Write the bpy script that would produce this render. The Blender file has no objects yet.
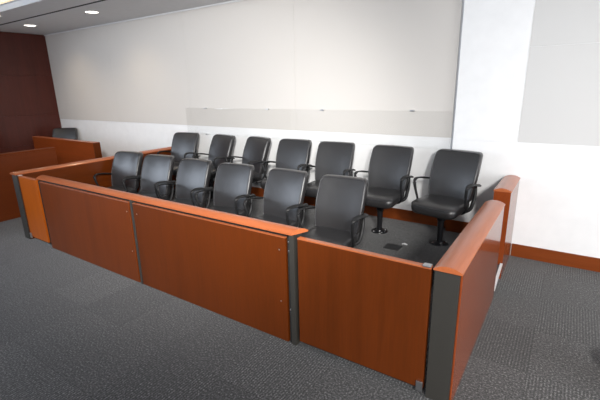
import bpy, bmesh, math, random
from mathutils import Vector, Matrix
random.seed(7)
S = bpy.context.scene
COL = S.collection
PI = math.pi

# ------------------------------------------------------------------ materials
def new_mat(name):
    m = bpy.data.materials.new(name); m.use_nodes = True
    nt = m.node_tree
    b = nt.nodes['Principled BSDF']
    return m, nt, b

def srgb(r, g, b):
    f = lambda c: c/12.92 if c <= .04045 else ((c+.055)/1.055)**2.4
    return (f(r/255), f(g/255), f(b/255), 1)

def plain(name, col, rough=.5, metal=0, bump=0, bscale=200, coat=0, spec=None):
    m, nt, b = new_mat(name)
    b.inputs['Base Color'].default_value = col
    b.inputs['Roughness'].default_value = rough
    b.inputs['Metallic'].default_value = metal
    b.inputs['Coat Weight'].default_value = coat
    if spec is not None: b.inputs['Specular IOR Level'].default_value = spec
    # subtle procedural variation so that no surface is dead flat
    tc = nt.nodes.new('ShaderNodeTexCoord')
    n = nt.nodes.new('ShaderNodeTexNoise'); n.inputs['Scale'].default_value = bscale; n.inputs['Detail'].default_value = 3
    nt.links.new(tc.outputs['Object'], n.inputs['Vector'])
    mx = nt.nodes.new('ShaderNodeMix'); mx.data_type = 'RGBA'
    mx.inputs[6].default_value = [c*.95 for c in col[:3]]+[1]; mx.inputs[7].default_value = [min(1, c*1.05) for c in col[:3]]+[1]
    nt.links.new(n.outputs['Fac'], mx.inputs[0]); nt.links.new(mx.outputs[2], b.inputs['Base Color'])
    if bump:
        bp = nt.nodes.new('ShaderNodeBump'); bp.inputs['Strength'].default_value = bump; bp.inputs['Distance'].default_value = .002
        nt.links.new(n.outputs['Fac'], bp.inputs['Height']); nt.links.new(bp.outputs['Normal'], b.inputs['Normal'])
    return m

def wood(name, dark, light, grain='z', rough=.34, coat=.12, coat_rough=.15):
    m, nt, b = new_mat(name)
    tc = nt.nodes.new('ShaderNodeTexCoord')
    mp = nt.nodes.new('ShaderNodeMapping')
    sc = {'z': (9, 9, .55), 'x': (.55, 9, 9), 'y': (9, .55, 9)}[grain]
    mp.inputs['Scale'].default_value = sc
    nt.links.new(tc.outputs['Object'], mp.inputs['Vector'])
    n1 = nt.nodes.new('ShaderNodeTexNoise'); n1.inputs['Scale'].default_value = 1.0; n1.inputs['Detail'].default_value = 3; n1.inputs['Distortion'].default_value = .4
    n2 = nt.nodes.new('ShaderNodeTexNoise'); n2.inputs['Scale'].default_value = 9.0; n2.inputs['Detail'].default_value = 4
    nt.links.new(mp.outputs['Vector'], n1.inputs['Vector']); nt.links.new(mp.outputs['Vector'], n2.inputs['Vector'])
    mx = nt.nodes.new('ShaderNodeMath'); mx.operation = 'MULTIPLY_ADD'; mx.inputs[1].default_value = .45
    nt.links.new(n2.outputs['Fac'], mx.inputs[0])
    sub = nt.nodes.new('ShaderNodeMath'); sub.operation = 'MULTIPLY'; sub.inputs[1].default_value = .6
    nt.links.new(n1.outputs['Fac'], sub.inputs[0]); nt.links.new(sub.outputs[0], mx.inputs[2])
    rp = nt.nodes.new('ShaderNodeValToRGB')
    rp.color_ramp.elements[0].position = .3; rp.color_ramp.elements[0].color = dark
    rp.color_ramp.elements[1].position = .75; rp.color_ramp.elements[1].color = light
    nt.links.new(mx.outputs[0], rp.inputs['Fac']); nt.links.new(rp.outputs['Color'], b.inputs['Base Color'])
    b.inputs['Roughness'].default_value = rough; b.inputs['Specular IOR Level'].default_value = .25
    b.inputs['Coat Weight'].default_value = coat; b.inputs['Coat Roughness'].default_value = coat_rough
    return m

WD, WL = srgb(80, 34, 5), srgb(96, 42, 8)
M = {}
M['wood_z'] = wood('cherry_vertical_grain', WD, WL, 'z')
M['wood_left'] = wood('cherry_lit_tone', srgb(94, 41, 9), srgb(111, 50, 13), 'z')  # same cherry as the middle panel, lightened in place of light at left
M['wood_bright'] = wood('amber_cherry', srgb(158, 74, 10), srgb(178, 88, 16), 'z')
M['wood_x'] = wood('cherry_grain_along_rail', srgb(156, 82, 44), srgb(182, 104, 64), 'x', coat=.5, coat_rough=.2)
M['wood_y'] = wood('cherry_grain_along_side', srgb(156, 82, 44), srgb(182, 104, 64), 'y', coat=.5, coat_rough=.2)
M['wood_base'] = wood('cherry_baseboard', srgb(112, 52, 18), srgb(132, 64, 25), 'x')
M['wood_side'] = wood('cherry_side_lit', srgb(116, 52, 22), srgb(136, 64, 30), 'y', rough=.25, coat=.4, coat_rough=.08)  # side cherry lightened to stand in for light from the right
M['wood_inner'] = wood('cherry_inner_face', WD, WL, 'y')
M['wood_dark'] = wood('mahogany_wall', srgb(72, 33, 26), srgb(90, 42, 33), 'z', rough=.4, coat=.2)
M['wood_low'] = wood('dark_cherry_low_wall', srgb(96, 40, 7), srgb(112, 49, 10), 'y', rough=.5, coat=0)
M['wood_witness'] = wood('cherry_witness_stand', srgb(118, 50, 14), srgb(140, 62, 20), 'x')
M['wall_white'] = plain('white_wall_paint', (.88, .885, .89, 1), .75, bscale=8)
M['wall_beige'] = plain('beige_fabric_panel', (.66, .655, .645, 1), .95, bump=.15, bscale=500)
M['wall_warm'] = plain('beige_fabric_warm_light', (.67, .64, .605, 1), .95, bump=.15, bscale=500)  # beige fabric tinted warm, standing in for warm low light at left
M['ceiling'] = plain('ceiling_paint', (.74, .74, .75, 1), .9, bscale=10)
M['white_trim'] = plain('white_cornice_paint', (.8, .8, .8, 1), .6, bscale=10)
M['leather'] = plain('black_leather', (.023, .0222, .0232, 1), .37, bump=.12, bscale=330, spec=.75, coat=.4)
M['leather'].node_tree.nodes['Principled BSDF'].inputs['Coat Roughness'].default_value = .33
M['piping'] = plain('black_piping', (.028, .028, .031, 1), .4, bscale=80)
M['plastic'] = plain('black_plastic', (.010, .010, .011, 1), .55, bscale=60)
M['rubber'] = plain('dark_grey_rubber', (.03, .03, .031, 1), .8, bscale=60)
M['steel_black'] = plain('black_steel', (.01, .01, .012, 1), .3, bscale=60)
M['metal_dark'] = plain('dark_bronze_metal', (.038, .035, .030, 1), .5, metal=.2, bscale=30)
M['chrome'] = plain('brushed_steel', (.62, .62, .63, 1), .3, metal=1, bscale=80)
M['black_gap'] = plain('black_plinth_gap_shade', (.012, .011, .01, 1), .8, bscale=40)  # plinth black, also painted into gaps in place of their shade
M['aluminium'] = plain('pale_aluminium', (.82, .82, .82, 1), .4, metal=.3, bscale=60)
M['bin'] = plain('black_bin_plastic', (.012, .012, .013, 1), .5, bscale=60)

def emis(name, col, s):
    m, nt, b = new_mat(name)
    b.inputs['Base Color'].default_value = (.8, .8, .8, 1)
    b.inputs['Emission Color'].default_value = col; b.inputs['Emission Strength'].default_value = s
    return m
M['lamp'] = emis('lamp_diffuser', (1, .93, .82, 1), 5)
M['lamp_warm'] = emis('cove_lamp_diffuser', (1, .70, .33, 1), 1.0)

def carpet():
    m, nt, b = new_mat('carpet_tiles')
    N, L = nt.nodes.new, nt.links.new
    tc = N('ShaderNodeTexCoord')
    mp = N('ShaderNodeMapping'); mp.inputs['Location'].default_value = (.03+.61*40, -2.89+.61*40, 0)
    L(tc.outputs['Object'], mp.inputs['Vector'])
    sx = N('ShaderNodeSeparateXYZ'); L(mp.outputs['Vector'], sx.inputs[0])
    def math_(op, a, bb=None, c=None):
        n = N('ShaderNodeMath'); n.operation = op
        for i, v in enumerate((a, bb, c)):
            if v is None: continue
            if isinstance(v, (int, float)): n.inputs[i].default_value = v
            else: L(v, n.inputs[i])
        return n.outputs[0]
    tx = math_('DIVIDE', sx.outputs[0], .61); ty = math_('DIVIDE', sx.outputs[1], .61)
    fx = math_('FRACT', tx); fy = math_('FRACT', ty)
    ix = math_('FLOOR', tx); iy = math_('FLOOR', ty)
    par = math_('MODULO', math_('ADD', ix, iy), 2.0)          # quarter-turned tiles
    # tile tone
    cb = N('ShaderNodeCombineXYZ'); L(ix, cb.inputs[0]); L(iy, cb.inputs[1])
    wn = N('ShaderNodeTexWhiteNoise'); L(cb.outputs[0], wn.inputs['Vector'])
    # ridges along y on one parity, along x on the other
    rx = math_('SINE', math_('MULTIPLY', sx.outputs[0], 2*PI/.021)); ry = math_('SINE', math_('MULTIPLY', sx.outputs[1], 2*PI/.021))
    ridge = N('ShaderNodeMix'); L(par, ridge.inputs[0]); L(ry, ridge.inputs[2]); L(rx, ridge.inputs[3])
    n1 = N('ShaderNodeTexNoise'); n1.inputs['Scale'].default_value = 70; n1.inputs['Detail'].default_value = 5; n1.inputs['Roughness'].default_value = .75
    L(tc.outputs['Object'], n1.inputs['Vector'])
    n2 = N('ShaderNodeTexNoise'); n2.inputs['Scale'].default_value = 1.3; n2.inputs['Detail'].default_value = 3
    L(tc.outputs['Object'], n2.inputs['Vector'])
    v = math_('ADD', math_('MULTIPLY_ADD', n1.outputs['Fac'], 2.9, -.675), math_('MULTIPLY', ridge.outputs[0], math_('MULTIPLY_ADD', par, .115, .025)))
    v = math_('ADD', v, math_('MULTIPLY', wn.outputs['Value'], .09))
    v = math_('ADD', v, math_('MULTIPLY', n2.outputs['Fac'], .12))
    # seams
    ex = math_('MINIMUM', fx, math_('SUBTRACT', 1.0, fx)); ey = math_('MINIMUM', fy, math_('SUBTRACT', 1.0, fy))
    seam = math_('LESS_THAN', math_('MINIMUM', ex, ey), .004)
    v = math_('SUBTRACT', v, math_('MULTIPLY', seam, .18))
    rp = N('ShaderNodeValToRGB')
    rp.color_ramp.elements[0].position = .48; rp.color_ramp.elements[0].color = (.015, .015, .015, 1)
    rp.color_ramp.elements[1].position = 1.0; rp.color_ramp.elements[1].color = (.19, .187, .186, 1)
    e = rp.color_ramp.elements.new(.8); e.color = (.06, .0585, .0585, 1)
    sc = math_('MULTIPLY', v, .78)
    L(sc, rp.inputs['Fac']); L(rp.outputs['Color'], b.inputs['Base Color'])
    b.inputs['Roughness'].default_value = .95; b.inputs['Specular IOR Level'].default_value = .25
    b.inputs['Sheen Weight'].default_value = .25; b.inputs['Sheen Roughness'].default_value = .5
    bp = N('ShaderNodeBump'); bp.inputs['Strength'].default_value = .35; bp.inputs['Distance'].default_value = .004
    L(v, bp.inputs['Height']); L(bp.outputs['Normal'], b.inputs['Normal'])
    return m
M['carpet'] = carpet()

def acrylic():
    m = bpy.data.materials.new('clear_acrylic'); m.use_nodes = True
    nt = m.node_tree; nt.nodes.clear()
    o = nt.nodes.new('ShaderNodeOutputMaterial'); t = nt.nodes.new('ShaderNodeBsdfTransparent'); g = nt.nodes.new('ShaderNodeBsdfGlossy')
    mx = nt.nodes.new('ShaderNodeMixShader')
    t.inputs['Color'].default_value = (.982, .982, .98, 1); g.inputs['Roughness'].default_value = .03
    mx.inputs[0].default_value = .025; nt.links.new(t.outputs[0], mx.inputs[1]); nt.links.new(g.outputs[0], mx.inputs[2]); nt.links.new(mx.outputs[0], o.inputs[0])
    return m
M['acrylic'] = acrylic()

# ------------------------------------------------------------------ mesh helpers
class MB:
    def __init__(s): s.bm = bmesh.new()
    def box(s, x0, x1, y0, y1, z0, z1, bev=0, seg=2):
        t = bmesh.new()
        bmesh.ops.create_cube(t, size=1)
        for v in t.verts:
            v.co = ((x0+x1)/2+v.co.x*(x1-x0), (y0+y1)/2+v.co.y*(y1-y0), (z0+z1)/2+v.co.z*(z1-z0))
        if bev: bmesh.ops.bevel(t, geom=t.edges[:], offset=bev, segments=seg, profile=.6, affect='EDGES')
        s.join(t); return s
    def join(s, t):
        me = bpy.data.meshes.new('tmp'); t.to_mesh(me); t.free(); s.bm.from_mesh(me); bpy.data.meshes.remove(me)
    def loft(s, rings, cap=True, closed=True):
        vs = [[s.bm.verts.new(p) for p in r] for r in rings]
        n = len(rings[0])
        for a, b in zip(vs, vs[1:]):
            for i in range(n if closed else n-1):
                j = (i+1) % n
                s.bm.faces.new((a[i], a[j], b[j], b[i]))
        if cap:
            s.bm.faces.new(list(reversed(vs[0]))); s.bm.faces.new(vs[-1])
        return s
    def lathe(s, prof, n=24, at=(0, 0, 0)):
        rings = [[(at[0]+r*math.cos(2*PI*i/n), at[1]+r*math.sin(2*PI*i/n), at[2]+z) for i in range(n)] for r, z in prof]
        return s.loft(rings)
    def sweep(s, pts, wfun, hfun, n=10, closed=False, up=(0, 0, 1)):
        """elliptical tube through pts, half-width wfun(t) across and half-height hfun(t)"""
        P = [Vector(p) for p in pts]; rings = []
        side_prev = None
        for i, p in enumerate(P):
            if closed: d = (P[(i+1) % len(P)]-P[i-1]).normalized()
            else: d = (P[min(i+1, len(P)-1)]-P[max(i-1, 0)]).normalized()
            side = d.cross(Vector(up))
            if side.length < .05: side = side_prev.copy() if side_prev else Vector((1, 0, 0))
            side.normalize()
            if side_prev and side.dot(side_prev) < 0: side = -side
            side_prev = side
            u = side.cross(d).normalized()
            t = i/(len(P)-1)
            rings.append([p+side*(wfun(t)*math.cos(2*PI*k/n))+u*(hfun(t)*math.sin(2*PI*k/n)) for k in range(n)])
        if closed: rings.append(rings[0])
        if closed:
            vs = [[s.bm.verts.new(q) for q in r] for r in rings[:-1]]
            m = len(vs)
            for a in range(m):
                A, B = vs[a], vs[(a+1) % m]
                for k in range(n): s.bm.faces.new((A[k], A[(k+1) % n], B[(k+1) % n], B[k]))
            return s
        return s.loft(rings)
    def prism(s, prof, axis, a, b):
        """closed 2-D profile extruded along an axis between a and b"""
        def mk(u, v, w): return {'x': (w, u, v), 'y': (u, w, v), 'z': (u, v, w)}[axis]
        return s.loft([[mk(u, v, a) for u, v in prof], [mk(u, v, b) for u, v in prof]])
    def build(s, name, mat, parent=None, smooth=None):
        bmesh.ops.recalc_face_normals(s.bm, faces=s.bm.faces[:])
        me = bpy.data.meshes.new(name); s.bm.to_mesh(me); s.bm.free()
        me.materials.append(mat)
        if smooth:
            for p in me.polygons: p.use_smooth = True
            if smooth < 180: me.set_sharp_from_angle(angle=math.radians(smooth))
        o = bpy.data.objects.new(name, me); COL.objects.link(o)
        if parent is not None: o.parent = parent
        return o

def tag(o, label, cat, group=None):
    o['label'] = label; o['category'] = cat
    if group: o['group'] = group
    return o
def thing(name, label, cat, loc=(0, 0, 0), rz=0, group=None):
    o = bpy.data.objects.new(name, None); COL.objects.link(o); o.empty_display_size = .1
    o.location = loc; o.rotation_euler = (0, 0, rz)
    return tag(o, label, cat, group)
def structure(name, mb, mat, smooth=None):
    o = mb.build(name, mat, None, smooth); o['kind'] = 'structure'; return o
def copy_tree(o, parent=None):
    c = o.copy(); COL.objects.link(c)
    if parent is not None: c.parent = parent
    for ch in list(o.children): copy_tree(ch, c)
    return c
def smoothpath(pts, n=8):
    P = [Vector(p) for p in pts]; out = []
    for i in range(len(P)-1):
        p0, p1, p2, p3 = P[max(i-1, 0)], P[i], P[i+1], P[min(i+2, len(P)-1)]
        for k in range(n):
            t = k/n
            out.append(.5*((2*p1)+(p2-p0)*t+(2*p0-5*p1+4*p2-p3)*t*t+(3*p1-p0-3*p2+p3)*t**3))
    out.append(P[-1]); return out

# ------------------------------------------------------------------ room
CZ = 3.325         # lower ceiling
XL, XR = -10.80, 4.4
YF, YR, YL = -5.0, 5.08, 5.19   # front wall, right / left halves of the back wall face
PX0, PX1 = -1.178, -.488        # pilaster
structure('floor', MB().box(XL, XR, YF, YL+.1, -.1, 0), M['carpet'])
structure('wall_back', MB().box(XL, PX0, YL, YL+.15, -.1, CZ+.4).box(PX0, XR, YR+.012, YL+.15, -.1, CZ+.4), M['wall_white'])
# white lower band and pilaster
structure('trim_1', MB().box(PX0, XR, YR, YR+.0119, 0, 1.343), M['wall_white'])
structure('trim_2', MB().box(PX0, PX1, YR, YR+.0119, 1.351, CZ, .002), M['wall_white'])
# beige wall-covering panels
structure('trim_3', MB().box(PX1+.008, XR-.01, YR+.004, YR+.0119, 1.351, 2.352, .001), M['wall_beige'])
structure('trim_4', MB().box(PX1+.008, XR-.01, YR+.004, YR+.0119, 2.356, CZ, .001), M['wall_beige'])
w3 = MB()
xs = [XL+.004, -8.2, -5.9, -3.55, PX0-.045]
for a, b in zip(xs, xs[1:]): w3.box(a+.001, b-.001, YL-.008, YL-.0001, 1.352, CZ, .001)
structure('trim_5', w3, M['wall_warm'])
# cornice line
structure('trim_6', MB().box(XL, PX0, YL-.03, YL-.0085, CZ-.022, CZ-.0005), M['white_trim'])
# baseboards
structure('baseboard_right', MB().box(-.405, XR, YR-.016, YR-.0001, 0, .155, .003), M['wood_base'])
structure('baseboard_left', MB().box(XL+.02, -6.34, YL-.016, YL-.0001, 0, .155, .003), M['wood_base'])
structure('baseboard_platform', MB().box(-6.16, PX0-.001, YL-.016, YL-.0001, .176, .335, .003).box(PX0+.0005, -.575, YR-.016, YR-.0001, .176, .33, .003), M['wood_base'])
# left wall: wood panelling with fine horizontal joints; a window further towards the courtroom
def wall_with_hole(mb, axis, w0, w1, a0, a1, z0, z1, h):
    ha, hb, hz0, hz1 = h
    def B(p, q, r, s_):
        if axis == 'x': mb.box(w0, w1, p, q, r, s_)
        else: mb.box(p, q, w0, w1, r, s_)
    B(a0, ha, z0, z1); B(hb, a1, z0, z1); B(ha, hb, z0, hz0); B(ha, hb, hz1, z1)
mb = MB(); wall_with_hole(mb, 'x', XL-.15, XL, YF, YL+.1, -.1, CZ+1.2, (-4.95, -.3, 1.25, 4.2)); structure('wall_left', mb, M['wood_dark'])
mb = MB()
for z0, z1 in ((.02, .79), (.796, 1.49), (1.496, 2.39), (2.396, CZ-.002)): mb.box(XL+.0001, XL+.014, 2.3, YL-.01, z0, z1, .002)
structure('trim_7', mb, M['wood_dark'])
mb = MB(); wall_with_hole(mb, 'x', XR, XR+.15, YF, YL+.1, -.1, CZ+1.2, (-3.2, 2.6, .6, 3.0)); structure('wall_right', mb, M['wall_white'])
mb = MB(); wall_with_hole(mb, 'y', YF-.15, YF, XL, XR, -.1, CZ+1.2, (-3.0, 3.8, .9, 3.1)); structure('wall_front', mb, M['wall_white'])
# ceiling: soffit with a dark linear slot, then a raised bay
mb = MB().box(XL, XR, 3.93, YL+.1, CZ, CZ+.25).box(XL, XR, 3.345, 3.865, CZ, CZ+.06)
structure('ceiling', mb, M['ceiling'])
structure('ceiling_slot', MB().box(XL, XR, 3.8655, 3.9295, CZ+.003, CZ+.07), M['black_gap'])
structure('ceiling_fascia', MB().box(XL, XR, 3.325, 3.3449, CZ-.002, CZ+.36), M['white_trim'])
structure('ceiling_raised', MB().box(XL, XR, 1.9, 3.35, CZ+.36, CZ+.45).box(XL, XR, 3.3, 3.9, CZ+.25, CZ+.36).box(XL, XR, 1.85, 1.9, CZ+.36, CZ+1.2).box(XL, XR, YF, 1.9, CZ+1.1, CZ+1.2), M['ceiling'])
# jury platform (back row stands on it)
structure('floor_platform', MB().box(-6.16, -.575, 3.84, YL-.0001, 0.0005, .175, .004), M['carpet'])

# downlights
def downlight(x, y, label):
    t = thing('ceiling_downlight', label, 'ceiling light', (x, y, CZ), 0, 'round downlights in the soffit')
    m = MB(); prof_o = [(.135, -.001), (.135, -.007), (.112, -.009), (.104, -.003), (.104, -.001)]
    n = 28
    rings = [[(r*math.cos(2*PI*i/n), r*math.sin(2*PI*i/n), z) for i in range(n)] for r, z in prof_o]
    m.loft(rings, cap=False); m.build('trim_ring', M['white_trim'], t, 40)
    MB().lathe([(.001, -.0025), (.103, -.0025), (.103, -.001), (.001, -.001)], 28).build('diffuser', M['lamp'], t)
    return t
DL = [(-9.46, 4.29, 'round white downlight in the ceiling nearest the dark wood wall'),
      (-7.17, 4.29, 'round white downlight in the ceiling above the witness stand gap'),
      (-8.72, 3.39, 'round downlight beyond the dark ceiling slot, cut by the picture edge')]
for d in DL: downlight(*d)
# warm cove light in the raised bay
t = thing('cove_light', 'warm glowing cove light along the edge of the raised ceiling', 'ceiling light', (-8.4, 3.285, CZ+.1))
MB().box(-.92, .92, .0, .038, -.012, .06, .004).build('housing', M['white_trim'], t)
MB().box(-.9, .9, -.035, -.0005, -.006, .055, .012).build('diffuser', M['lamp_warm'], t, 40)

# ------------------------------------------------------------------ acrylic strip on the wall
t = thing('acrylic_guard', 'long clear acrylic strip clipped to the white back wall above the chairs', 'wall guard', (0, 0, 0))
MB().box(-6.02, -1.225, YL-.034, YL-.028, 1.20, 1.672, .001).build('sheet', M['acrylic'], t)
for x, z in ((-5.51, 1.664), (-4.09, 1.664), (-3.07, 1.664), (-1.725, 1.672), (-5.51, 1.206), (-4.09, 1.206), (-3.07, 1.206), (-1.725, 1.206)):
    s = 1 if z > 1.5 else -1
    MB().box(x-.028, x+.028, YL-.042, YL-.0085, z-.004, z+.012 if s > 0 else z+.006, .002).build('clip', M['chrome'], t)

# ------------------------------------------------------------------ jury box millwork
YP = 2.27                                  # face of the front
def arch(c, hw, z0, z1, rise, lip=.0, n=12):
    """arched cap profile, centre c, half width hw"""
    p = [(c-hw, z0), (c-hw, z1)]
    for i in range(1, n):
        a = i/n
        p.append((c-hw+2*hw*a, z1+rise*(1-(2*a-1)**2)))
    p += [(c+hw, z1), (c+hw, z0)]
    return p

def side_front(name, xc, label, sgn, y1=3.90):
    t = thing(name, label, 'side panel', (xc, 0, 0))
    hw = .08
    MB().box(-hw+.004, hw-.012, YP+.02, y1-.01, .045, .928, .002).build('core', M['wood_side'], t)
    MB().box(hw-.0118, hw, YP+.012, y1, .0, .9295, .002).build('outer_face' if sgn > 0 else 'inner_face', M['wood_side' if sgn > 0 else 'wood_inner'], t)
    MB().box(-hw+.0, -hw+.0038, YP+.02, y1, .0, .9295, .0008).build('inner_face' if sgn > 0 else 'outer_face', M['wood_inner'], t)
    MB().box(-hw, hw-.0125, YP, YP+.0118, 0, .929, .002).build('end_plate', M['metal_dark'], t)
    MB().prism(arch(0, hw+.004, .930, .941, .026), 'y', YP-.018, y1+.004).build('cap_rail', M['wood_y'], t, 35)
    MB().box(-hw+.006, hw-.0125, YP+.05, y1-.02, 0, .0445).build('plinth', M['black_gap'], t)
    return t
def side_rear(name, xc, label):
    t = thing(name, label, 'side panel', (xc, 0, 0))
    hw = .078; y0, y1 = 4.35, YR-.018
    MB().box(-hw, hw, y0, y1, .0, .944, .003).build('body', M['wood_side'], t)
    MB().prism(arch(0, hw+.006, .9445, .954, .026), 'y', y0-.01, y1).build('cap_rail', M['wood_y'], t, 35)
    return t
XRS, XLS = -.49, -6.25
side_front('side_barrier', XRS, 'cherry wood side of the jury box with arched cap, nearest the camera', 1)
s2 = side_front('side_barrier', XLS, 'cherry wood side of the jury box facing the witness stand, with arched cap', -1, 5.10)
side_rear('side_return', XRS, 'short wood side panel against the white wall at the right of the box')
# pale aluminium trim at the opening of the right side
tr = MB().prism([(3.93, .055), (4.335, .165), (4.335, .185), (3.955, .095), (3.945, .12), (3.93, .12)], 'x', -.432, -.408).build('edge_trim', M['aluminium'])
tag(tr, 'pale aluminium edge trim low at the gap in the right side panel', 'trim strip')
rp = MB().prism([(3.93, .0), (4.34, .0), (4.34, .163), (3.93, .053)], 'x', -.56, -.4325).build('ramp_wedge', M['carpet'])
tag(rp, 'small carpeted ramp in the gap between the two right side panels', 'ramp')

# continuous front rail
t = thing('front_rail', 'long arched cherry rail along the top of the jury box front', 'rail', (0, 0, 0))
prof = arch(2.331, .071, .942, .954, .026)
m = MB()
a = [(-5.585, u, v) for u, v in prof]
b = [(-1.618+(u-2.26)*.42, u, v) for u, v in prof]
m.loft([a, b]); m.build('rail_cap', M['wood_x'], t, 35)
MB().box(-5.53, -3.655, 2.305, 2.36, .90, .9415).box(-3.58, -1.69, 2.305, 2.36, .90, .9415).build('rail_support', M['black_gap'], t)  # support coloured black in place of the shade under the rail

def screw(parent, x, y, z, r=.006, mat='chrome', name='screw'):
    m = MB(); n = 10
    m.loft([[(x+r*k*math.cos(2*PI*i/n), y+d, z+r*k*math.sin(2*PI*i/n)) for i in range(n)] for k, d in ((1, 0), (1, -.002), (.5, -.0035))])
    return m.build(name, M[mat], parent, 40)

def front_panel(name, x0, x1, label, screws, mat='wood_z'):
    t = thing(name, label, 'panel', (0, 0, 0))
    MB().box(x0, x1, YP, YP+.028, .006, .904, .002).build('panel', M[mat], t)
    MB().box(x0, x1, YP+.001, YP+.027, .9042, .9085, .0008).build('top_edge', M['wood_x'], t)
    MB().box(x0+.03, x1-.03, YP+.0285, YP+.1, 0, .895).build('backing', M['wood_z'], t)
    for x, z in screws: screw(t, x, YP, z)
    return t
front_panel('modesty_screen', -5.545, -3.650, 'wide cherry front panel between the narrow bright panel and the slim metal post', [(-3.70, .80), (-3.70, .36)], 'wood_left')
front_panel('modesty_screen', -3.585, -1.682, 'wide cherry front panel in the middle, between the two dark metal posts', [(-1.74, .80), (-1.74, .36), (-3.53, .80)])

def post(x0, x1, label, bolts):
    t = thing('metal_post', label, 'post', (0, 0, 0), 0, 'dark metal posts of the jury box front')
    MB().box(x0, x1, YP-.004, YP+.10, 0, .9385, .002).build('upright', M['metal_dark'], t)
    MB().box(x0-.024, x0-.0005, YP+.012, YP+.09, 0, .91).build('shadow_gap', M['black_gap'], t)  # black filler standing in for the shade beside the post
    for z in bolts: screw(t, x0-.012, YP+.012, z, .009, name='bolt')
    return t
post(-3.622, -3.590, 'slim dark metal post between the two wide front panels', [])
post(-1.645, -1.603, 'dark metal post with bolts between the wide panel and low right panel', [.875, .80, .30])

def pivot_panel(name, x0, x1, label, top, pivot_x, sgn, dy=0, mat='wood_z'):
    t = thing(name, label, 'panel', (0, 0, 0))
    MB().box(x0, x1, YP+dy+.006, YP+dy+.044, .05, top-.012, .002).build('panel', M[mat], t)
    MB().box(x0-.001, x1+.001, YP+dy+.004, YP+dy+.046, top-.0118, top, .003).build('top_strip', M['wood_x'], t)
    MB().box(x0+.01, x1-.01, YP+.06, YP+.10, 0, .0495).build('plinth', M['black_gap'], t)
    a, b = sorted((pivot_x, pivot_x-sgn*.05))
    MB().box(a, b, YP+dy-.004, YP+dy+.04, top+.0005, top+.012, .003).build('latch', M['chrome'], t)
    a, b = sorted((pivot_x+sgn*.002, pivot_x-sgn*.042))
    MB().box(a, b, YP+dy-.006, YP+dy+.0055, .03, .105, .003).build('pivot_bracket', M['chrome'], t)
    if dy: MB().box(x1+.002, x1+.113, YP+.032, YP+.06, .02, top-.02).build('shadow_gap', M['black_gap'], t)  # black filler painted in for the shade between the panels
    return t
pivot_panel('swing_gate', -1.574, -.592, 'low cherry panel at the right end of the jury box front with steel latch', .928, -.594, 1)
pivot_panel('swing_gate', -6.155, -5.655, 'narrow bright cherry panel at the left end of the jury box front', .922, -6.153, -1, .004, 'wood_bright')

# ------------------------------------------------------------------ witness stand
t = thing('witness_stand_screen', 'dark cherry low wall running from the left edge beside the jury box', 'panel', (-7.47, 0, 0))
MB().box(-.11, 0, 1.2, 3.415, .10, 1.045, .003).build('panel', M['wood_low'], t)
MB().box(-.118, .008, 1.2, 3.423, 1.0455, 1.075, .008).build('cap', M['wood_low'], t, 40)
MB().box(-.11, -.004, 1.2, 3.41, 0, .0995, .002).build('plinth', M['wood_low'], t)
t = thing('witness_stand', 'orange cherry front of the witness stand below the black chair', 'panel', (0, 4.10, 0))
MB().box(-9.9, -7.465, 0, .03, .0, 1.062, .002).build('panel', M['wood_witness'], t)
MB().box(-7.464, -7.432, -.004, .12, .0, 1.066, .003).build('end_post', M['wood_z'], t)
MB().box(-9.9, -7.466, .0305, .12, .0, 1.058, .002).build('backing', M['wood_witness'], t)
MB().box(-9.9, -7.466, -.003, .124, 1.0625, 1.070, .002).build('top_edge', M['wood_x'], t)
structure('floor_witness_platform', MB().box(XL+.02, -7.9, 4.24, YL-.02, .0005, .100, .004), M['carpet'])

# ------------------------------------------------------------------ chair
def rrect(hw, hh, r, n=6):
    pts = []
    for cx, cy, a0 in ((hw-r, hh-r, 0), (-hw+r, hh-r, 90), (-hw+r, -hh+r, 180), (hw-r, -hh+r, 270)):
        for i in range(n+1):
            a = math.radians(a0+90*i/n); pts.append((cx+r*math.cos(a), cy+r*math.sin(a)))
    # densify the straight runs
    out = []
    for i, p in enumerate(pts):
        q = pts[(i+1) % len(pts)]; out.append(p)
        L = math.hypot(q[0]-p[0], q[1]-p[1]); k = int(L/.06)
        for j in range(1, k+1): out.append((p[0]+(q[0]-p[0])*j/(k+1), p[1]+(q[1]-p[1])*j/(k+1)))
    return out

BH = .31                                   # half height of the backrest
RECL = .19
def back_pt(x, s, t):
    """x across, s -BH..BH up the back, t thickness (front is negative)"""
    u = (s+BH)/(2*BH)
    w = 0.90+.10*math.sin(min(1, u/.62)*PI/2) - .035*max(0, (u-.62)/.38)**1.5
    x = x*w
    z = .505+u*.558
    y = .18+u*RECL - .022*math.sin(u*PI) - .05*(x/.26)**2*.7 + t
    return (x, y, z)
def make_backrest(parent):
    hw = .278
    m = MB(); rings = []
    for k, t in ((.80, .075), (.95, .066), (1.0, .045), (1.0, .005), (.985, -.014), (.955, -.022), (.90, -.025), (.6, -.030), (.3, -.032)):
        ol = rrect(hw, BH, .05)
        ring = [back_pt(hw*(abs(x)/hw)*k*(1 if x > 0 else -1), s*(k if k < .9 else 1-(1-k)*.8), t) for x, s in ol]
        rings.append(ring)
    m.loft(rings)
    b = m.build('backrest', M['leather'], parent, 180)
    # welt round the face
    ring = [back_pt(x*.945, s*.955, -.0235) for x, s in rrect(hw, BH, .05)]
    MB().sweep(ring, lambda t: .006, lambda t: .006, 6, closed=True, up=(0, 1, 0)).build('piping', M['piping'], b, 180)
    return b
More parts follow.
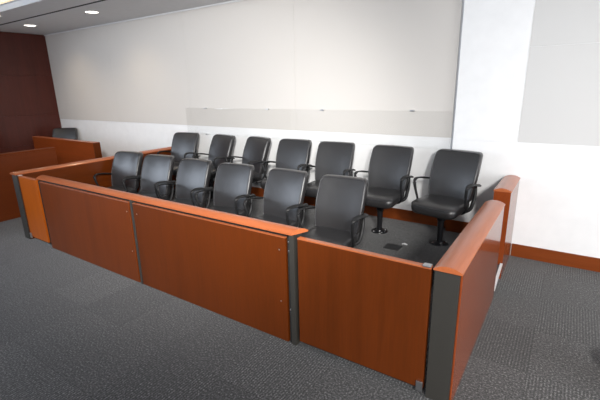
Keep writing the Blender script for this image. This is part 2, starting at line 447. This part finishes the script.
def make_seat(parent):
    m = MB(); rings = []
    hw, hd = .265, .255
    def sp(x, y, z):
        f = max(0, (-y-.06)/.2)
        wf = 1+.03*max(0, -y/.25)-.08*max(0, y/.25)
        return (x*wf, y-.03, z-.028*f*f-.012*math.cos(min(1, abs(x)/.26)*PI/2)*max(0, 1-abs(y)/.3))
    for k, z in ((.80, .42), (.93, .426), (.985, .448), (1.0, .483), (.99, .516), (.95, .532), (.87, .541), (.6, .546), (.3, .546)):
        rings.append([sp(x*k, y*k, z) for x, y in rrect(hw, hd, .085)])
    m.loft(rings); s = m.build('seat', M['leather'], parent, 180)
    ring = [sp(x*.985, y*.985, .519) for x, y in rrect(hw, hd, .085)]
    MB().sweep(ring, lambda t: .005, lambda t: .005, 6, closed=True).build('piping', M['piping'], s, 180)
    return s
def make_arm(parent, sx):
    pts = [(sx*.235, .325, .690), (sx*.280, .300, .700), (sx*.308, .21, .716), (sx*.316, .08, .745), (sx*.319, -.01, .757), (sx*.316, -.065, .757), (sx*.309, -.105, .73),
           (sx*.301, -.100, .66), (sx*.293, -.07, .57), (sx*.287, -.035, .485), (sx*.25, -.01, .423), (sx*.17, -.02, .409)]
    p = smoothpath(pts, 6)
    def w(t): return .013+.021*math.exp(-((t-.30)/.24)**2)
    def h(t): return .0105
    return MB().sweep(p, w, h, 10, up=(sx*.25, .35, 1)).build('armrest', M['plastic'], parent, 180)
def make_chair(label, group):
    t = thing('jury_chair', label, 'chair', (0, 0, 0), 0, group)
    make_seat(t); make_backrest(t)
    make_arm(t, 1); make_arm(t, -1)
    # plastic back support under and behind the backrest
    p = smoothpath([(0, .02, .405), (0, .15, .405), (0, .255, .44), (0, .30, .55), (0, .34, .70)], 6)
    MB().sweep(p, lambda q: .11-.03*q, lambda q: .014, 10, up=(0, -1, .2)).build('back_support', M['plastic'], t, 180)
    for sx in (-1, 1):
        p = smoothpath([(sx*.20, .09, .405), (sx*.250, .175, .43), (sx*.255, .235, .50), (sx*.258, .265, .59), (sx*.24, .30, .68)], 5)
        MB().sweep(p, lambda q: .022, lambda q: .012, 8, up=(0, -1, .3)).build('side_bracket', M['plastic'], t, 180)
    MB().box(-.14, .14, -.15, .13, .388, .421, .008).build('swivel_plate', M['steel_black'], t)
    MB().lathe([(.033, .012), (.033, .19), (.036, .192), (.036, .28), (.048, .292), (.048, .387), (.001, .387)], 20).build('pedestal', M['steel_black'], t, 40)
    f = MB().lathe([(.001, .0005), (.105, .0005), (.107, .004), (.104, .010), (.05, .014), (.046, .024), (.034, .03), (.001, .03)], 28).build('floor_flange', M['steel_black'], t, 40)
    for k in range(4):
        a = PI/4+k*PI/2
        MB().lathe([(.012, .0105), (.012, .016), (.008, .019), (.001, .019)], 8, (.08*math.cos(a), .08*math.sin(a), 0)).build('bolt', M['chrome'], f)
    return t

BACK = [(-5.80, 4.64, 8), (-4.96, 4.64, -10), (-4.22, 4.65, -14), (-3.42, 4.65, 3), (-2.70, 4.64, 4), (-1.895, 4.62, -2), (-1.125, 4.59, -11)]
FRONT = [(-5.74, 3.40, 9), (-4.99, 3.40, 8), (-4.23, 3.40, 4), (-3.48, 3.40, 5), (-2.70, 3.40, -2), (-1.935, 3.38, 2)]
bl = ['black leather jury chair in the back row, at its left end beside the wood side',
      'black jury chair second from the left in the back row, turned slightly aside',
      'black jury chair third from the left in the back row, turned the most aside',
      'black leather jury chair in the very middle of the back row of seven',
      'black leather jury chair third from the right in the back row',
      'black jury chair second from the right in the back row, its floor pedestal in view',
      'black jury chair at the right end of the back row, whole, below the white pilaster']
fl = ['black jury chair at the left end of the front row, its arm clear against wood',
      'black jury chair second from the left in the front row behind the rail',
      'black jury chair third from the left in the front row behind the rail',
      'black jury chair third from the right in the front row behind the rail',
      'black jury chair second from the right in the front row behind the rail end',
      'black jury chair at the right end of the front row, seat above the low panel']
proto = make_chair('x', 'jury chairs')
first = True
for rows, labs, z, grp in ((BACK, bl, .1755, 'jury chairs in the back row'), (FRONT, fl, .0005, 'jury chairs in the front row')):
    for (x, y, a), lab in zip(rows, labs):
        o = proto if first else copy_tree(proto)
        first = False
        o.location = (x, y, z); o.rotation_euler = (0, 0, math.radians(a))
        o['label'] = lab; o['group'] = grp
w = copy_tree(proto); w.name = 'witness_chair'
w.location = (-9.97, 4.71, .1005); w.rotation_euler = (0, 0, math.radians(40))
w['label'] = 'black leather chair behind the orange witness stand, near the dark wood wall'
del w['group']

# ------------------------------------------------------------------ small things
t = thing('floor_box', 'dark square floor outlet plate on the carpet between the rows of chairs', 'floor outlet', (-1.55, 4.20, .1752))
MB().box(-.09, .09, -.08, .08, .0002, .006, .002).build('cover_plate', M['rubber'], t)
MB().box(-.06, .06, -.05, .05, .0062, .008, .001).build('lid', M['rubber'], t)
t = thing('paper_scrap', 'small crumpled white scrap lying on the platform carpet', 'scrap', (-1.455, 4.335, .1752))
m = MB(); P = [[(-.03, -.012, .002), (-.01, -.02, .012), (.03, -.01, .004)], [(-.035, .0, .014), (.0, .004, .024), (.035, .006, .012)], [(-.025, .015, .003), (.005, .022, .010), (.028, .018, .002)]]
v = [[m.bm.verts.new(q) for q in r] for r in P]
for i in range(2):
    for j in range(2): m.bm.faces.new((v[i][j], v[i][j+1], v[i+1][j+1], v[i+1][j]))
bmesh.ops.solidify(m.bm, geom=m.bm.faces[:], thickness=.0015)
m.build('paper', M['wall_white'], t)
t = thing('waste_bin', 'black rounded bin on the carpet, cut off by the right edge of the picture', 'bin', (.625, 2.97, 0))
MB().lathe([(.001, .001), (.115, .001), (.125, .01), (.145, .27), (.001, .27)], 28).build('body', M['bin'], t, 40)
MB().lathe([(.143, .2702), (.152, .272), (.154, .283), (.149, .29), (.138, .285), (.138, .2702)], 28).build('rim', M['bin'], t, 40)

# ------------------------------------------------------------------ camera
cam = bpy.data.cameras.new('camera'); co = bpy.data.objects.new('camera', cam); COL.objects.link(co)
yaw, pitch, roll = math.radians(34.117), math.radians(15.7745), math.radians(-1.2795)
fw = Vector((-math.sin(yaw)*math.cos(pitch), math.cos(yaw)*math.cos(pitch), -math.sin(pitch)))
r = Vector((math.cos(yaw), math.sin(yaw), 0)); u = r.cross(fw)
c, s = math.cos(roll), math.sin(roll)
r2 = c*r+s*u; u2 = -s*r+c*u
mw = Matrix((r2, u2, -fw)).transposed().to_4x4(); mw.translation = Vector((0, 0, 2.0))
co.matrix_world = mw
cam.sensor_width = 36; cam.lens = 36*400.366/600; cam.clip_start = .05
S.camera = co

# ------------------------------------------------------------------ light
def area(name, loc, target, sx, sy, power, col):
    l = bpy.data.lights.new(name, 'AREA'); l.shape = 'RECTANGLE'; l.size = sx; l.size_y = sy; l.energy = power; l.color = col
    o = bpy.data.objects.new(name, l); COL.objects.link(o); o.location = loc
    d = (Vector(target)-Vector(loc)).normalized(); o.rotation_euler = d.to_track_quat('-Z', 'Y').to_euler()
    return o
area('window_daylight_right', (XR+.05, -.3, 1.8), (XR-2, -.3, 1.8), 5.6, 2.3, 270, (.97, .985, 1))
area('window_daylight_front', (.4, YF-.05, 2.0), (.4, YF+2, 2.0), 6.6, 2.1, 50, (.97, .985, 1))
area('window_daylight_left', (XL-.05, -2.63, 2.72), (XL+2, -2.63, 2.72), 4.6, 2.9, 320, (.76, .86, 1))
# added unseen spots, aimed to shape brightness across the back wall and box
def flood(loc, target, e, size, col=(1, .975, .94), r=.3):
    l = bpy.data.lights.new('added_flood', 'SPOT'); l.energy = e; l.color = col; l.spot_size = math.radians(size); l.spot_blend = 1; l.shadow_soft_size = r
    o = bpy.data.objects.new('added_flood', l); COL.objects.link(o); o.location = loc
    o.rotation_euler = (Vector(target)-Vector(loc)).to_track_quat('-Z', 'Y').to_euler()
flood((1.8, -1.2, 3.25), (-.3, 5.1, -.3), 1200, 74)
flood((.3, -.8, 3.25), (-5.35, 5.1, .75), 2350, 56)
for x, y, _ in DL:
    l = bpy.data.lights.new('downlight_lamp', 'SPOT'); l.energy = 38; l.color = (1, .80, .55); l.spot_size = math.radians(140); l.spot_blend = 1; l.shadow_soft_size = .08
    o = bpy.data.objects.new('downlight_lamp', l); COL.objects.link(o); o.location = (x, y, CZ-.03)
w = bpy.data.worlds.new('world'); S.world = w; w.use_nodes = True
w.node_tree.nodes['Background'].inputs[0].default_value = (.75, .85, 1, 1); w.node_tree.nodes['Background'].inputs[1].default_value = .4
S.cycles.use_denoising = True
S.cycles.max_bounces = 8
S.cycles.sample_clamp_indirect = 8
vs = S.view_settings
vs.view_transform = 'Standard'; vs.look = 'None'; vs.gamma = 1; vs.use_curve_mapping = False; vs.exposure = 0.0
